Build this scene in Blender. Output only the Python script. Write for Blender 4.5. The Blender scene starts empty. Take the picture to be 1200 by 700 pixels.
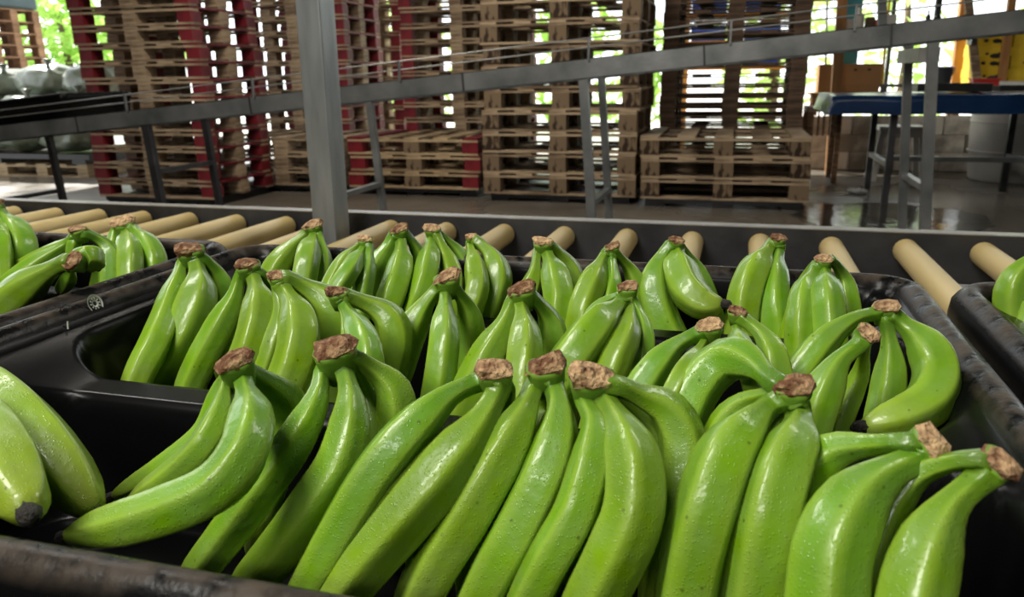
import bpy, bmesh, math, random
from mathutils import Vector, Matrix, noise

random.seed(7)
scene = bpy.context.scene
COL = scene.collection

# ------------------------------------------------------------------ camera
F = 930.0                                    # focal length in pixels of the 1200 px wide frame
YAW, PITCH, ROLL, CAMZ = 0.275, 0.2712, -0.0125, 0.91
FWD = Vector((-math.sin(YAW)*math.cos(PITCH), math.cos(YAW)*math.cos(PITCH), -math.sin(PITCH)))
r0 = Vector((math.cos(YAW), math.sin(YAW), 0)); u0 = r0.cross(FWD)
RIGHT = math.cos(ROLL)*r0 + math.sin(ROLL)*u0
UP = -math.sin(ROLL)*r0 + math.cos(ROLL)*u0
EYE = Vector((0, 0, CAMZ))
cd = bpy.data.cameras.new('camera'); cam = bpy.data.objects.new('camera', cd); COL.objects.link(cam)
cd.sensor_width = 36; cd.lens = 36*F/1200; cd.clip_start = 0.02; cd.clip_end = 300
m = Matrix((RIGHT, UP, -FWD)).transposed().to_4x4(); m.translation = EYE
cam.matrix_world = m
cd.dof.use_dof = True; cd.dof.focus_distance = 0.62; cd.dof.aperture_fstop = 13.0
scene.camera = cam

# ------------------------------------------------------------------ world, sun, lamps, exposure
W = bpy.data.worlds.new('sky'); scene.world = W; W.use_nodes = True
bg = W.node_tree.nodes['Background']; bg.inputs[0].default_value = (0.93, 0.98, 1.0, 1); bg.inputs[1].default_value = 2.9
def sun(rot, e, col):
    d = bpy.data.lights.new('sun', 'SUN'); d.energy = e; d.color = col; d.angle = 0.02
    o = bpy.data.objects.new('sun', d); COL.objects.link(o); o.rotation_euler = rot
sd = Vector((0.62, -0.42, -0.75)).normalized()
sun(sd.to_track_quat('-Z', 'Y').to_euler(), 9.0, (1, .96, .88))
def area(name, loc, target, sx, sy, e, col=(1, 1, 1)):
    d = bpy.data.lights.new(name, 'AREA'); d.shape = 'RECTANGLE'; d.size = sx; d.size_y = sy; d.energy = e; d.color = col
    o = bpy.data.objects.new(name, d); COL.objects.link(o); o.location = loc
    o.rotation_euler = (Vector(target)-Vector(loc)).to_track_quat('-Z', 'Y').to_euler()
area('unseen_lamp', (-.95, -.55, 2.55), (-0.1, .5, .7), .40, 1.3, 58, (1, .97, .88))
area('unseen_lamp', (-.55, -1.9, 2.25), (-0.1, .4, .7), 1.2, .14, 20, (1, .98, .92))  # added behind the camera for the lower highlights on the fingers
area('unseen_lamp', (-2.4, 1.6, 2.9), (-1.0, 1.2, 0), 1.2, .3, 34, (1, .97, .9))  # unseen fill lamp added above the rollers at left
area('unseen_lamp', (1.2, 2.4, 3.0), (0.7, 1.6, 0), 1.3, .3, 20, (1, .96, .88))  # another unseen fill, added over the right side
area('unseen_lamp', (-2.2, 3.4, 3.1), (-2.0, 5.6, 0), 1.6, .3, 62, (1, .93, .82))  # unseen lamp added to brighten the pallet stacks
vs = scene.view_settings
vs.view_transform = 'Standard'; vs.look = 'None'; vs.gamma = 1; vs.use_curve_mapping = False; vs.exposure = 0.0
scene.cycles.max_bounces = 8; scene.cycles.diffuse_bounces = 4; scene.cycles.glossy_bounces = 4

# ------------------------------------------------------------------ helpers
def ray(px, py):
    return RIGHT*(px-600) - UP*(py-350) + FWD*F
def at_y(px, py, y): d = ray(px, py); return EYE + d*(y/d.y)
def at_z(px, py, z): d = ray(px, py); return EYE + d*((z-CAMZ)/d.z)
def depth(p): return (Vector(p)-EYE).dot(FWD)
def proj(p):
    v = Vector(p)-EYE; z = v.dot(FWD)
    return 600+F*v.dot(RIGHT)/z, 350-F*v.dot(UP)/z

def nodes(mt):
    mt.use_nodes = True; nt = mt.node_tree
    return nt, nt.nodes['Principled BSDF']
def mat(name, c1, c2=None, rough=.5, metal=0., scale=8., detail=4., bump=0., bscale=None, spec=.5, stretch=None, coat=0., thr=(.35, .65)):
    mt = bpy.data.materials.new(name); nt, b = nodes(mt); N = nt.nodes; L = nt.links
    b.inputs['Roughness'].default_value = rough; b.inputs['Metallic'].default_value = metal
    b.inputs['Specular IOR Level'].default_value = spec
    if coat: b.inputs['Coat Weight'].default_value = coat; b.inputs['Coat Roughness'].default_value = .12
    b.inputs['Base Color'].default_value = (*c1, 1)
    tc = N.new('ShaderNodeTexCoord'); src = tc.outputs['Object']
    if stretch:
        mp = N.new('ShaderNodeMapping'); mp.inputs['Scale'].default_value = stretch; L.new(src, mp.inputs[0]); src = mp.outputs[0]
    if c2 is not None:
        n = N.new('ShaderNodeTexNoise'); n.inputs['Scale'].default_value = scale; n.inputs['Detail'].default_value = detail
        L.new(src, n.inputs['Vector'])
        oi = N.new('ShaderNodeObjectInfo'); ad = N.new('ShaderNodeMath'); ad.operation = 'MULTIPLY_ADD'
        L.new(oi.outputs['Random'], ad.inputs[0]); ad.inputs[1].default_value = .24; 
        sb = N.new('ShaderNodeMath'); sb.operation = 'SUBTRACT'; L.new(n.outputs[0], sb.inputs[0]); sb.inputs[1].default_value = .12
        L.new(sb.outputs[0], ad.inputs[2])
        r = N.new('ShaderNodeValToRGB'); r.color_ramp.elements[0].position = thr[0]; r.color_ramp.elements[1].position = thr[1]
        r.color_ramp.elements[0].color = (*c1, 1); r.color_ramp.elements[1].color = (*c2, 1)
        L.new(ad.outputs[0], r.inputs[0]); L.new(r.outputs[0], b.inputs['Base Color'])
    if bump:
        n2 = N.new('ShaderNodeTexNoise'); n2.inputs['Scale'].default_value = bscale or scale*3; n2.inputs['Detail'].default_value = 5
        L.new(src, n2.inputs['Vector'])
        bp = N.new('ShaderNodeBump'); bp.inputs['Strength'].default_value = bump; bp.inputs['Distance'].default_value = .01
        L.new(n2.outputs[0], bp.inputs['Height']); L.new(bp.outputs[0], b.inputs['Normal'])
    return mt

def obj(name, bm, mt, parent=None, smooth=False, **props):
    me = bpy.data.meshes.new(name); bm.normal_update(); bm.to_mesh(me); bm.free()
    for k in (mt if isinstance(mt, (list, tuple)) else [mt]): me.materials.append(k)
    if smooth:
        for p in me.polygons: p.use_smooth = True
    return obj_me(name, me, parent, **props)
def obj_me(name, me, parent=None, loc=None, **props):
    o = bpy.data.objects.new(name, me); COL.objects.link(o)
    if parent: o.parent = parent
    if loc is not None: o.location = loc
    for k, v in props.items(): o[k] = v
    return o
def thing(name, label, cat, loc=(0, 0, 0), rz=0., group=None):
    o = bpy.data.objects.new(name, None); COL.objects.link(o); o.empty_display_size = .05
    o.location = loc; o.rotation_euler = (0, 0, rz); o['label'] = label; o['category'] = cat
    if group: o['group'] = group
    return o
def tag(o, label, cat, group=None):
    o['label'] = label; o['category'] = cat
    if group: o['group'] = group
    return o

def box(bm, a, b, bev=0.):
    a = Vector(a); b = Vector(b)
    r = bmesh.ops.create_cube(bm, size=1); vs_ = r['verts']
    c = (a+b)/2; s = b-a
    for v in vs_: v.co = Vector((v.co.x*s.x, v.co.y*s.y, v.co.z*s.z)) + c
    if bev: bmesh.ops.bevel(bm, geom=list({e for v in vs_ for e in v.link_edges}), offset=bev, segments=2, affect='EDGES', profile=.6)
    return vs_
def bar(bm, p, q, w, h, upv=(0, 0, 1)):
    """a square bar from p to q"""
    p = Vector(p); q = Vector(q); d = (q-p).normalized(); upv = Vector(upv)
    s = d.cross(upv)
    if s.length < 1e-4: s = d.cross(Vector((0, 1, 0)))
    s.normalize(); t = s.cross(d).normalized()
    vv = []
    for e in (p, q):
        for i, j in ((-1, -1), (1, -1), (1, 1), (-1, 1)): vv.append(bm.verts.new(e + s*i*w/2 + t*j*h/2))
    for f in ((3, 2, 1, 0), (4, 5, 6, 7), (0, 1, 5, 4), (1, 2, 6, 5), (2, 3, 7, 6), (3, 0, 4, 7)): bm.faces.new([vv[k] for k in f])
def tube(bm, pts, rad, n=10, cap=True):
    """swept round section along pts; rad is a number or a list"""
    pts = [Vector(p) for p in pts]; R = rad if isinstance(rad, (list, tuple)) else [rad]*len(pts)
    ref = None; rings = []
    for i, p in enumerate(pts):
        d = (pts[min(i+1, len(pts)-1)] - pts[max(i-1, 0)]).normalized()
        if ref is None:
            ref = d.cross(Vector((0, 0, 1))); ref = ref if ref.length > .05 else d.cross(Vector((0, 1, 0)))
        ref = (ref - d*ref.dot(d)).normalized(); t = d.cross(ref)
        rings.append([bm.verts.new(p + (ref*math.cos(2*math.pi*k/n) + t*math.sin(2*math.pi*k/n))*R[i]) for k in range(n)])
    for a, b in zip(rings, rings[1:]):
        for k in range(n): bm.faces.new((a[k], a[(k+1) % n], b[(k+1) % n], b[k]))
    if cap: bm.faces.new(rings[0][::-1]); bm.faces.new(rings[-1])
def lathe(bm, prof, n=24, c=(0, 0, 0)):
    rings = [[bm.verts.new((c[0]+r*math.cos(2*math.pi*k/n), c[1]+r*math.sin(2*math.pi*k/n), c[2]+z)) for k in range(n)] for r, z in prof]
    for a, b in zip(rings, rings[1:]):
        for k in range(n): bm.faces.new((a[k], a[(k+1) % n], b[(k+1) % n], b[k]))
    bm.faces.new(rings[0][::-1]); bm.faces.new(rings[-1])
def one(name, fn, mt, parent=None, smooth=False, **props):
    bm = bmesh.new(); fn(bm); return obj(name, bm, mt, parent, smooth, **props)
ORD = 'first second third fourth fifth sixth seventh eighth ninth tenth eleventh twelfth thirteenth fourteenth fifteenth sixteenth seventeenth eighteenth nineteenth twentieth'.split()

# ------------------------------------------------------------------ materials
M = {}
def wood(name, c1, c2, rough=.75): return mat(name, c1, c2, rough, scale=5, bump=.25, bscale=30, stretch=(1.5, 1.5, 9), spec=.25)
M['wood'] = wood('pallet_wood', (.17, .115, .07), (.45, .335, .215))
M['wood_tan'] = wood('pallet_wood_tan', (.26, .18, .10), (.50, .37, .22))
M['wood_brown'] = wood('pallet_wood_brown', (.16, .085, .045), (.32, .18, .10))
M['backlit_wood_dark_card'] = wood('backlit_pallet_dark_card', (.07, .045, .03), (.16, .10, .065))  # pallet wood darkened for backlight; also the dark carton's own brown
M['red'] = mat('red_paint', (.10, .006, .012), (.20, .013, .020), .6, scale=9, bump=.15, spec=.3)
M['orange_wood'] = mat('orange_stained_timber', (.30, .13, .035), (.46, .22, .07), .6, scale=6, stretch=(3, 3, .6))
M['steel'] = mat('galvanised_steel', (.12, .127, .127), (.26, .265, .26), .42, .45, scale=7, bump=.06, bscale=60, thr=(.3, .75))
M['steel_post'] = mat('rain_streaked_steel', (.10, .11, .113), (.25, .265, .27), .42, .4, scale=7, bump=.06, bscale=40, thr=(.25, .75), stretch=(3.5, 3.5, .7))
M['steel_dark'] = mat('dull_dark_steel', (.035, .035, .038), (.07, .07, .072), .45, .5, scale=9, bump=.08, bscale=50)
M['steel_light'] = mat('worn_bare_steel', (.35, .34, .32), (.5, .49, .46), .4, .6, scale=12)
M['pvc'] = mat('cream_pvc_pipe', (.52, .39, .155), (.60, .46, .21), .38, scale=4, stretch=(1, .6, 1), bump=.02, bscale=20, spec=.4)
M['blue_tarp'] = mat('blue_tarpaulin', (.003, .020, .070), (.005, .030, .10), .22, scale=4, bump=.5, bscale=7, spec=.6)
M['white_plastic'] = mat('white_plastic', (.55, .53, .49), (.68, .66, .62), .45, scale=3)
M['card'] = mat('brown_cardboard', (.42, .23, .10), (.50, .28, .13), .8, scale=4, spec=.2)
M['yellow_card'] = mat('yellow_carton', (.72, .48, .02), (.80, .56, .04), .6, scale=4, spec=.3)
M['black'] = mat('black_plastic', (.006, .006, .007), (.014, .014, .015), .4, scale=9, bump=.05)
M['ink'] = mat('black_ink', (.02, .018, .015), rough=.7)
M['red_plastic'] = mat('red_plastic', (.55, .03, .02), rough=.4)
M['orange_paint'] = mat('orange_paint', (.62, .24, .02), (.7, .3, .03), .5, scale=4)
M['teal'] = mat('teal_paint', (.02, .16, .22), (.03, .22, .28), .5, scale=3)
M['dark_tarp'] = mat('dark_blue_green_tarp', (.015, .04, .05), (.03, .06, .07), .5, scale=4)
M['blue_plastic'] = mat('blue_plastic', (.04, .22, .75), (.06, .28, .85), .4, scale=4)
def backlit(mt, f):
    nt = mt.node_tree; b = nt.nodes['Principled BSDF']; tr_ = nt.nodes.new('ShaderNodeBsdfTranslucent'); mx = nt.nodes.new('ShaderNodeMixShader'); mx.inputs[0].default_value = f
    nt.links.new(b.inputs['Base Color'].links[0].from_socket, tr_.inputs[0])
    nt.links.new(b.outputs[0], mx.inputs[1]); nt.links.new(tr_.outputs[0], mx.inputs[2]); nt.links.new(mx.outputs[0], nt.nodes['Material Output'].inputs[0])
backlit(M['blue_plastic'], .55)
M['grey_plastic'] = mat('grey_plastic', (.16, .17, .18), (.22, .23, .24), .4, scale=4)
M['film'] = mat('green_grey_plastic_film', (.10, .13, .09), (.30, .34, .27), .28, scale=5, bump=.6, bscale=9, spec=.6)
M['paper'] = mat('white_paper', (.6, .6, .58), rough=.8)
M['bark'] = mat('bark', (.08, .05, .03), (.15, .1, .06), .9, scale=10, bump=.5)
M['outside_ground'] = mat('sunlit_ground', (.58, .56, .50), (.68, .66, .60), .9, scale=1.5)
M['wall_paint'] = mat('old_whitewash', (.30, .27, .23), (.74, .70, .63), .8, scale=3.2, detail=6, bump=.35, bscale=14, spec=.2, thr=(.38, .55))
M['roof'] = mat('roof_sheet', (.10, .10, .10), (.14, .14, .135), .7, scale=2)
M['stamp_shade'] = mat('stamped_shaded_block_wood', (.04, .024, .015), (.20, .14, .085), .8, scale=26, detail=1, stretch=(1, 1, .5), spec=.2, thr=(.40, .52))  # stamp marks, with recess shade darkened into the block colour

def floor_material():
    mt = bpy.data.materials.new('wet_concrete'); nt, b = nodes(mt); N = nt.nodes; L = nt.links
    tc = N.new('ShaderNodeTexCoord')
    n = N.new('ShaderNodeTexNoise'); n.inputs['Scale'].default_value = 1.3; n.inputs['Detail'].default_value = 7; L.new(tc.outputs['Object'], n.inputs['Vector'])
    r = N.new('ShaderNodeValToRGB'); r.color_ramp.elements[0].position = .3; r.color_ramp.elements[1].position = .7
    r.color_ramp.elements[0].color = (.10, .085, .065, 1); r.color_ramp.elements[1].color = (.22, .19, .15, 1)
    L.new(n.outputs[0], r.inputs[0]); L.new(r.outputs[0], b.inputs['Base Color'])
    n2 = N.new('ShaderNodeTexNoise'); n2.inputs['Scale'].default_value = .9; n2.inputs['Detail'].default_value = 3; L.new(tc.outputs['Object'], n2.inputs['Vector'])
    r2 = N.new('ShaderNodeMapRange'); r2.inputs[1].default_value = .42; r2.inputs[2].default_value = .60; r2.inputs[3].default_value = .24; r2.inputs[4].default_value = .52
    ds = N.new('ShaderNodeVectorMath'); ds.operation = 'DISTANCE'; ds.inputs[1].default_value = (.95, 5.7, 0); L.new(tc.outputs['Object'], ds.inputs[0])
    dm = N.new('ShaderNodeMapRange'); dm.inputs[1].default_value = .4; dm.inputs[2].default_value = 1.8; dm.inputs[3].default_value = -.22; dm.inputs[4].default_value = .04; L.new(ds.outputs['Value'], dm.inputs[0])
    ad = N.new('ShaderNodeMath'); ad.operation = 'ADD'; L.new(n2.outputs[0], ad.inputs[0]); L.new(dm.outputs[0], ad.inputs[1])
    b.inputs['Specular IOR Level'].default_value = 1.0
    L.new(ad.outputs[0], r2.inputs[0]); L.new(r2.outputs[0], b.inputs['Roughness'])
    n3 = N.new('ShaderNodeTexNoise'); n3.inputs['Scale'].default_value = 14; n3.inputs['Detail'].default_value = 4; L.new(tc.outputs['Object'], n3.inputs['Vector'])
    bp = N.new('ShaderNodeBump'); bp.inputs['Strength'].default_value = .4; bp.inputs['Distance'].default_value = .01
    L.new(n3.outputs[0], bp.inputs['Height']); L.new(bp.outputs[0], b.inputs['Normal'])
    return mt
M['floor'] = floor_material()

def tray_material():
    mt = bpy.data.materials.new('worn_black_tray_plastic'); nt, b = nodes(mt); N = nt.nodes; L = nt.links
    tc = N.new('ShaderNodeTexCoord'); sp = N.new('ShaderNodeSeparateXYZ'); L.new(tc.outputs['Object'], sp.inputs[0])
    n = N.new('ShaderNodeTexNoise'); n.inputs['Scale'].default_value = 55; n.inputs['Detail'].default_value = 9
    mp = N.new('ShaderNodeMapping'); mp.inputs['Scale'].default_value = (1, .8, 1); L.new(tc.outputs['Object'], mp.inputs[0]); L.new(mp.outputs[0], n.inputs['Vector'])
    zr = N.new('ShaderNodeMapRange'); zr.inputs[1].default_value = .136; zr.inputs[2].default_value = .1465; L.new(sp.outputs['Z'], zr.inputs[0])
    nr = N.new('ShaderNodeMapRange'); nr.inputs[1].default_value = .40; nr.inputs[2].default_value = .62; L.new(n.outputs[0], nr.inputs[0])
    mu = N.new('ShaderNodeMath'); mu.operation = 'MULTIPLY'; L.new(zr.outputs[0], mu.inputs[0]); L.new(nr.outputs[0], mu.inputs[1])
    mx = N.new('ShaderNodeMix'); mx.data_type = 'RGBA'; mx.inputs[6].default_value = (.003, .003, .0033, 1); mx.inputs[7].default_value = (.060, .046, .034, 1)
    L.new(mu.outputs[0], mx.inputs[0]); L.new(mx.outputs[2], b.inputs['Base Color'])
    ro = N.new('ShaderNodeMapRange'); ro.inputs[3].default_value = .26; ro.inputs[4].default_value = .5; L.new(mu.outputs[0], ro.inputs[0]); L.new(ro.outputs[0], b.inputs['Roughness'])
    b.inputs['Specular IOR Level'].default_value = .13
    bp = N.new('ShaderNodeBump'); bp.inputs['Strength'].default_value = .6; bp.inputs['Distance'].default_value = .004
    bm_ = N.new('ShaderNodeMath'); bm_.operation = 'MULTIPLY'; L.new(n.outputs[0], bm_.inputs[0]); L.new(zr.outputs[0], bm_.inputs[1])
    L.new(bm_.outputs[0], bp.inputs['Height']); L.new(bp.outputs[0], b.inputs['Normal'])
    return mt
M['tray'] = tray_material()

def banana_material(name, drops):
    mt = bpy.data.materials.new(name); nt, b = nodes(mt); N = nt.nodes; L = nt.links
    tc = N.new('ShaderNodeTexCoord'); oi = N.new('ShaderNodeObjectInfo')
    n = N.new('ShaderNodeTexNoise'); n.inputs['Scale'].default_value = 22; n.inputs['Detail'].default_value = 4; L.new(tc.outputs['Object'], n.inputs['Vector'])
    at = N.new('ShaderNodeAttribute'); at.attribute_name = 'along'
    rp = N.new('ShaderNodeValToRGB'); e = rp.color_ramp.elements
    e[0].position = 0; e[0].color = (.095, .195, .014, 1); e[1].position = 1; e[1].color = (.235, .33, .032, 1)
    k = e.new(.25); k.color = (.140, .285, .017, 1)
    k = e.new(.6); k.color = (.172, .33, .020, 1)
    L.new(at.outputs['Fac'], rp.inputs[0])
    hs = N.new('ShaderNodeHueSaturation'); L.new(rp.outputs[0], hs.inputs['Color'])
    h = N.new('ShaderNodeMapRange'); h.inputs[3].default_value = .487; h.inputs[4].default_value = .512; L.new(oi.outputs['Random'], h.inputs[0]); L.new(h.outputs[0], hs.inputs['Hue'])
    v = N.new('ShaderNodeMapRange'); v.inputs[1].default_value = .3; v.inputs[2].default_value = .7; v.inputs[3].default_value = .82; v.inputs[4].default_value = 1.15
    L.new(n.outputs[0], v.inputs[0]); L.new(v.outputs[0], hs.inputs['Value'])
    n4 = N.new('ShaderNodeTexNoise'); n4.inputs['Scale'].default_value = 55; n4.inputs['Detail'].default_value = 6; L.new(tc.outputs['Object'], n4.inputs['Vector'])
    sv = N.new('ShaderNodeMapRange'); sv.inputs[1].default_value = .3; sv.inputs[2].default_value = .7; sv.inputs[3].default_value = .92; sv.inputs[4].default_value = 1.06; L.new(n4.outputs[0], sv.inputs[0]); L.new(sv.outputs[0], hs.inputs['Saturation'])
    rg = N.new('ShaderNodeAttribute'); rg.attribute_name = 'ridge'
    mr = N.new('ShaderNodeMix'); mr.data_type = 'RGBA'; mr.inputs[7].default_value = (.31, .45, .045, 1)
    rm = N.new('ShaderNodeMath'); rm.operation = 'MULTIPLY'; rm.inputs[1].default_value = .45; L.new(rg.outputs['Fac'], rm.inputs[0])
    L.new(rm.outputs[0], mr.inputs[0]); L.new(hs.outputs[0], mr.inputs[6])
    # small brown specks on the peel
    vo = N.new('ShaderNodeTexVoronoi'); vo.inputs['Scale'].default_value = 105; L.new(tc.outputs['Object'], vo.inputs['Vector'])
    s1 = N.new('ShaderNodeMapRange'); s1.inputs[1].default_value = .13; s1.inputs[2].default_value = .06; L.new(vo.outputs['Distance'], s1.inputs[0])
    sc = N.new('ShaderNodeSeparateColor'); L.new(vo.outputs['Color'], sc.inputs[0])
    gt = N.new('ShaderNodeMath'); gt.operation = 'GREATER_THAN'; gt.inputs[1].default_value = .62; L.new(sc.outputs[0], gt.inputs[0])
    sm = N.new('ShaderNodeMath'); sm.operation = 'MULTIPLY'; L.new(s1.outputs[0], sm.inputs[0]); L.new(gt.outputs[0], sm.inputs[1])
    s2 = N.new('ShaderNodeMath'); s2.operation = 'MULTIPLY'; s2.inputs[1].default_value = .6; L.new(sm.outputs[0], s2.inputs[0])
    mx = N.new('ShaderNodeMix'); mx.data_type = 'RGBA'; mx.inputs[7].default_value = (.05, .05, .012, 1)
    L.new(s2.outputs[0], mx.inputs[0]); L.new(mr.outputs[2], mx.inputs[6]); L.new(mx.outputs[2], b.inputs['Base Color'])
    b.inputs['Roughness'].default_value = .36; b.inputs['Specular IOR Level'].default_value = .38
    b.inputs['Coat Weight'].default_value = .24; b.inputs['Coat Roughness'].default_value = .10
    nb = N.new('ShaderNodeTexNoise'); nb.inputs['Scale'].default_value = 130; nb.inputs['Detail'].default_value = 3; L.new(tc.outputs['Object'], nb.inputs['Vector'])
    bp = N.new('ShaderNodeBump'); bp.inputs['Strength'].default_value = .16; bp.inputs['Distance'].default_value = .003; L.new(nb.outputs[0], bp.inputs['Height'])
    out = bp
    if drops:
        vd = N.new('ShaderNodeTexVoronoi'); vd.inputs['Scale'].default_value = 700; L.new(tc.outputs['Object'], vd.inputs['Vector'])
        d1 = N.new('ShaderNodeMapRange'); d1.inputs[1].default_value = .42; d1.inputs[2].default_value = .05; L.new(vd.outputs['Distance'], d1.inputs[0])
        sc2 = N.new('ShaderNodeSeparateColor'); L.new(vd.outputs['Color'], sc2.inputs[0])
        g2 = N.new('ShaderNodeMath'); g2.operation = 'GREATER_THAN'; g2.inputs[1].default_value = .6; L.new(sc2.outputs[0], g2.inputs[0])
        dm = N.new('ShaderNodeMath'); dm.operation = 'MULTIPLY'; L.new(d1.outputs[0], dm.inputs[0]); L.new(g2.outputs[0], dm.inputs[1])
        b2 = N.new('ShaderNodeBump'); b2.inputs['Strength'].default_value = .5; b2.inputs['Distance'].default_value = .0005
        L.new(dm.outputs[0], b2.inputs['Height']); L.new(bp.outputs[0], b2.inputs['Normal']); out = b2
    L.new(out.outputs[0], b.inputs['Normal']); L.new(out.outputs[0], b.inputs['Coat Normal'])
    return mt
M['banana'] = banana_material('green_banana_peel', False)
M['banana_wet'] = banana_material('wet_green_banana_peel', True)
M['crown_green'] = mat('banana_crown_green', (.10, .20, .018), (.16, .30, .025), .5, scale=60)
M['cut'] = mat('cut_crown_face', (.15, .065, .03), (.62, .41, .22), .75, scale=120, detail=5, bump=.7, bscale=260, spec=.25, thr=(.36, .66))
M['tip'] = mat('dried_flower_end', (.010, .008, .006), (.03, .022, .014), .7, scale=200, bump=.6)

# ------------------------------------------------------------------ setting: floor, roof, low wall, outside
def big(bm): box(bm, (-14, -4, -.2), (9, 9.6, 0))
one('floor', big, M['floor'], kind='structure')
one('unseen_ceiling', lambda bm: box(bm, (-8.3, -4, 3.25), (8, 9.8, 3.35)), M['roof'], kind='structure')  # unseen roof added to keep sky light off stacks and trays
one('unseen_wall_front', lambda bm: box(bm, (-8.3, -4.1, 0), (8, -4, 3.25)), M['roof'], kind='structure')  # unseen dark wall added behind the camera to cut fill light
one('unseen_wall_left', lambda bm: box(bm, (-8.3, -4, 0), (-8.2, 3.6, 3.25)), M['roof'], kind='structure')  # unseen wall added to limit daylight from the left
one('wall_right', lambda bm: box(bm, (8, -4.1, 0), (8.1, 9.8, 3.25)), M['roof'], kind='structure')
one('terrain', lambda bm: box(bm, (-80, 9.6, -.3), (60, 90, -.02)), M['outside_ground'], kind='structure')
one('terrain', lambda bm: box(bm, (-80, -10, -.3), (-14, 9.6, -.02)), M['outside_ground'], kind='structure')
wallb = one('wall_back', lambda bm: box(bm, (.66, 8.46, 0), (4.6, 8.60, .515)), M['wall_paint'], kind='structure')
me_bl = {}
def block_mesh(w):
    if w not in me_bl:
        bm = bmesh.new(); box(bm, (0, 0, 0), (w, .035, .168), .006)
        me = bpy.data.meshes.new('block'); bm.to_mesh(me); bm.free(); me.materials.append(M['wall_paint']); me_bl[w] = me
    return me_bl[w]
for r in range(3):
    x = .66
    first = (r % 2 == 1)
    while x < 3.4:
        w = .20 if first else .40
        first = False
        obj_me('block', block_mesh(round(w-.012, 3)), wallb, (x+.006, 8.432+random.uniform(-.006, .004), .004+r*.171))
        x += w

# ------------------------------------------------------------------ pallets
def pallet_meshes(W_, D_, H_, red, wd, stamp_shade):
    th = .016 if H_ > .1 else .011; bh = H_ - 3*th
    sets = []
    def mk(name, a, b, mt):
        bm = bmesh.new(); box(bm, a, b)
        me = bpy.data.meshes.new(name); bm.to_mesh(me); bm.free(); me.materials.append(mt); return me
    bw = .13 if W_ > 1.1 else .11
    npl = 5; pw = .125
    endm = M['red'] if red else wd
    blk = M['stamp_shade'] if stamp_shade else wd
    plank = mk('plank', (-pw/2, -D_/2, 0), (pw/2, D_/2, th), wd)
    plank_e = mk('plank', (-pw/2, -D_/2, 0), (pw/2, D_/2, th), endm)
    strb = mk('stringer_board', (-W_/2, -.05, 0), (W_/2, .05, th), wd)
    bot = mk('bottom_board', (-W_/2, -.05, 0), (W_/2, .05, th), wd)
    bl = mk('block', (-bw/2, -.06, 0), (bw/2, .06, bh), blk)
    bl_e = mk('block', (-bw/2, -.06, 0), (bw/2, .06, bh), M['red'] if red else blk)
    for y in (-D_/2+.05, 0, D_/2-.05):
        sets.append(('bottom_board', bot, (0, y, 0)))
        sets.append(('stringer_board', strb, (0, y, th+bh)))
        for i, x in enumerate((-W_/2+bw/2, 0, W_/2-bw/2)):
            sets.append(('block', bl if i == 1 or y == 0 else bl_e, (x, y+(.01 if y < 0 else (-.01 if y > 0 else 0)), th)))
    for i in range(npl):
        x = -W_/2 + pw/2 + i*(W_-pw)/(npl-1)
        sets.append(('plank', plank_e if i in (0, npl-1) else plank, (x, 0, 2*th+bh)))
    return sets
def beam_y(px): return 156 - px*0.1105
def stack(x0, x1, y0, dep, h, n, z0, phrase, wd='wood', red=False, stamp_shade=True, jit=.012, group=None, low=False, lean=None, toph=None):
    W_ = x1-x0; sets = pallet_meshes(W_, dep, h, red, M[wd], stamp_shade)
    cx = (x0+x1)/2; cy = y0+dep/2; rel = []
    for k in range(n):
        px, py = proj((cx, y0, z0+(k+.5)*h)); d = (py-beam_y(px))
        rel.append('on' if abs(d) < 11 and not low else ('above' if d < 0 else 'below'))
    above = [k for k in range(n) if rel[k] == 'above']; below = [k for k in range(n) if rel[k] == 'below'][::-1]
    on = [k for k in range(n) if rel[k] == 'on']
    for k in range(n):
        if low: lab = ('top', 'middle', 'lowest')[n-1-k] + ' pallet of the ' + phrase
        elif k in on: lab = (('upper ' if len(on) > 1 and k == on[-1] else ('lower ' if len(on) > 1 else '')) + 'pallet level with the sloping beam, ' + phrase)
        elif k in above: lab = ORD[above.index(k)] + ' pallet above the sloping beam, ' + phrase
        else: lab = ORD[below.index(k)] + ' pallet below the sloping beam, ' + phrase
        dx = random.uniform(-jit, jit) + (lean(k) if lean else 0)
        t = thing('wooden_pallet', lab, 'pallet', (cx+dx, cy+random.uniform(-jit, jit), z0+k*h), random.uniform(-.006, .006), 'pallets of the '+(group or phrase))
        for nm, me, lc in sets: obj_me(nm, me, t, lc)
def skid(x0, x1, y0, dep, h, phrase):
    t = thing('plastic_pallet', phrase, 'pallet', ((x0+x1)/2, y0+dep/2, 0)); w = (x1-x0)/2; d = dep/2
    one('deck', lambda bm: box(bm, (-w, -d, h-.03), (w, d, h)), M['black'], t)
    for x in (-w+.07, 0, w-.07): one('runner', lambda bm: box(bm, (x-.07, -d+.02, 0), (x+.07, d-.02, h-.03)), M['black'], t)
SK = .06
skid(-4.72, -3.78, 5.1, .8, SK, 'black plastic pallet under the red-cornered stack behind the two leaning legs')
stack(-4.78, -3.74, 5.1, .8, .1245, 13, SK, 'red-cornered stack beside the sacks', 'wood', True, False, lean=lambda k: (-.03 if k > 8 else 0)+(.03 if k in (5, 6) else 0))
skid(-4.2, -3.12, 5.97, .95, SK, 'black plastic pallet under the low bare stack behind the thick post')
stack(-4.25, -3.10, 5.95, 1.0, .134, 3, SK, 'low bare-wood stack half hidden by the thick steel post', 'wood', False, False, low=True)
skid(-3.02, -1.97, 5.97, .95, SK, 'black plastic pallet under the low stack with red ends')
stack(-3.05, -1.935, 5.95, 1.0, .134, 3, SK, 'low stack with bright red end blocks', 'wood_tan', True, True, low=True)
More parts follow.
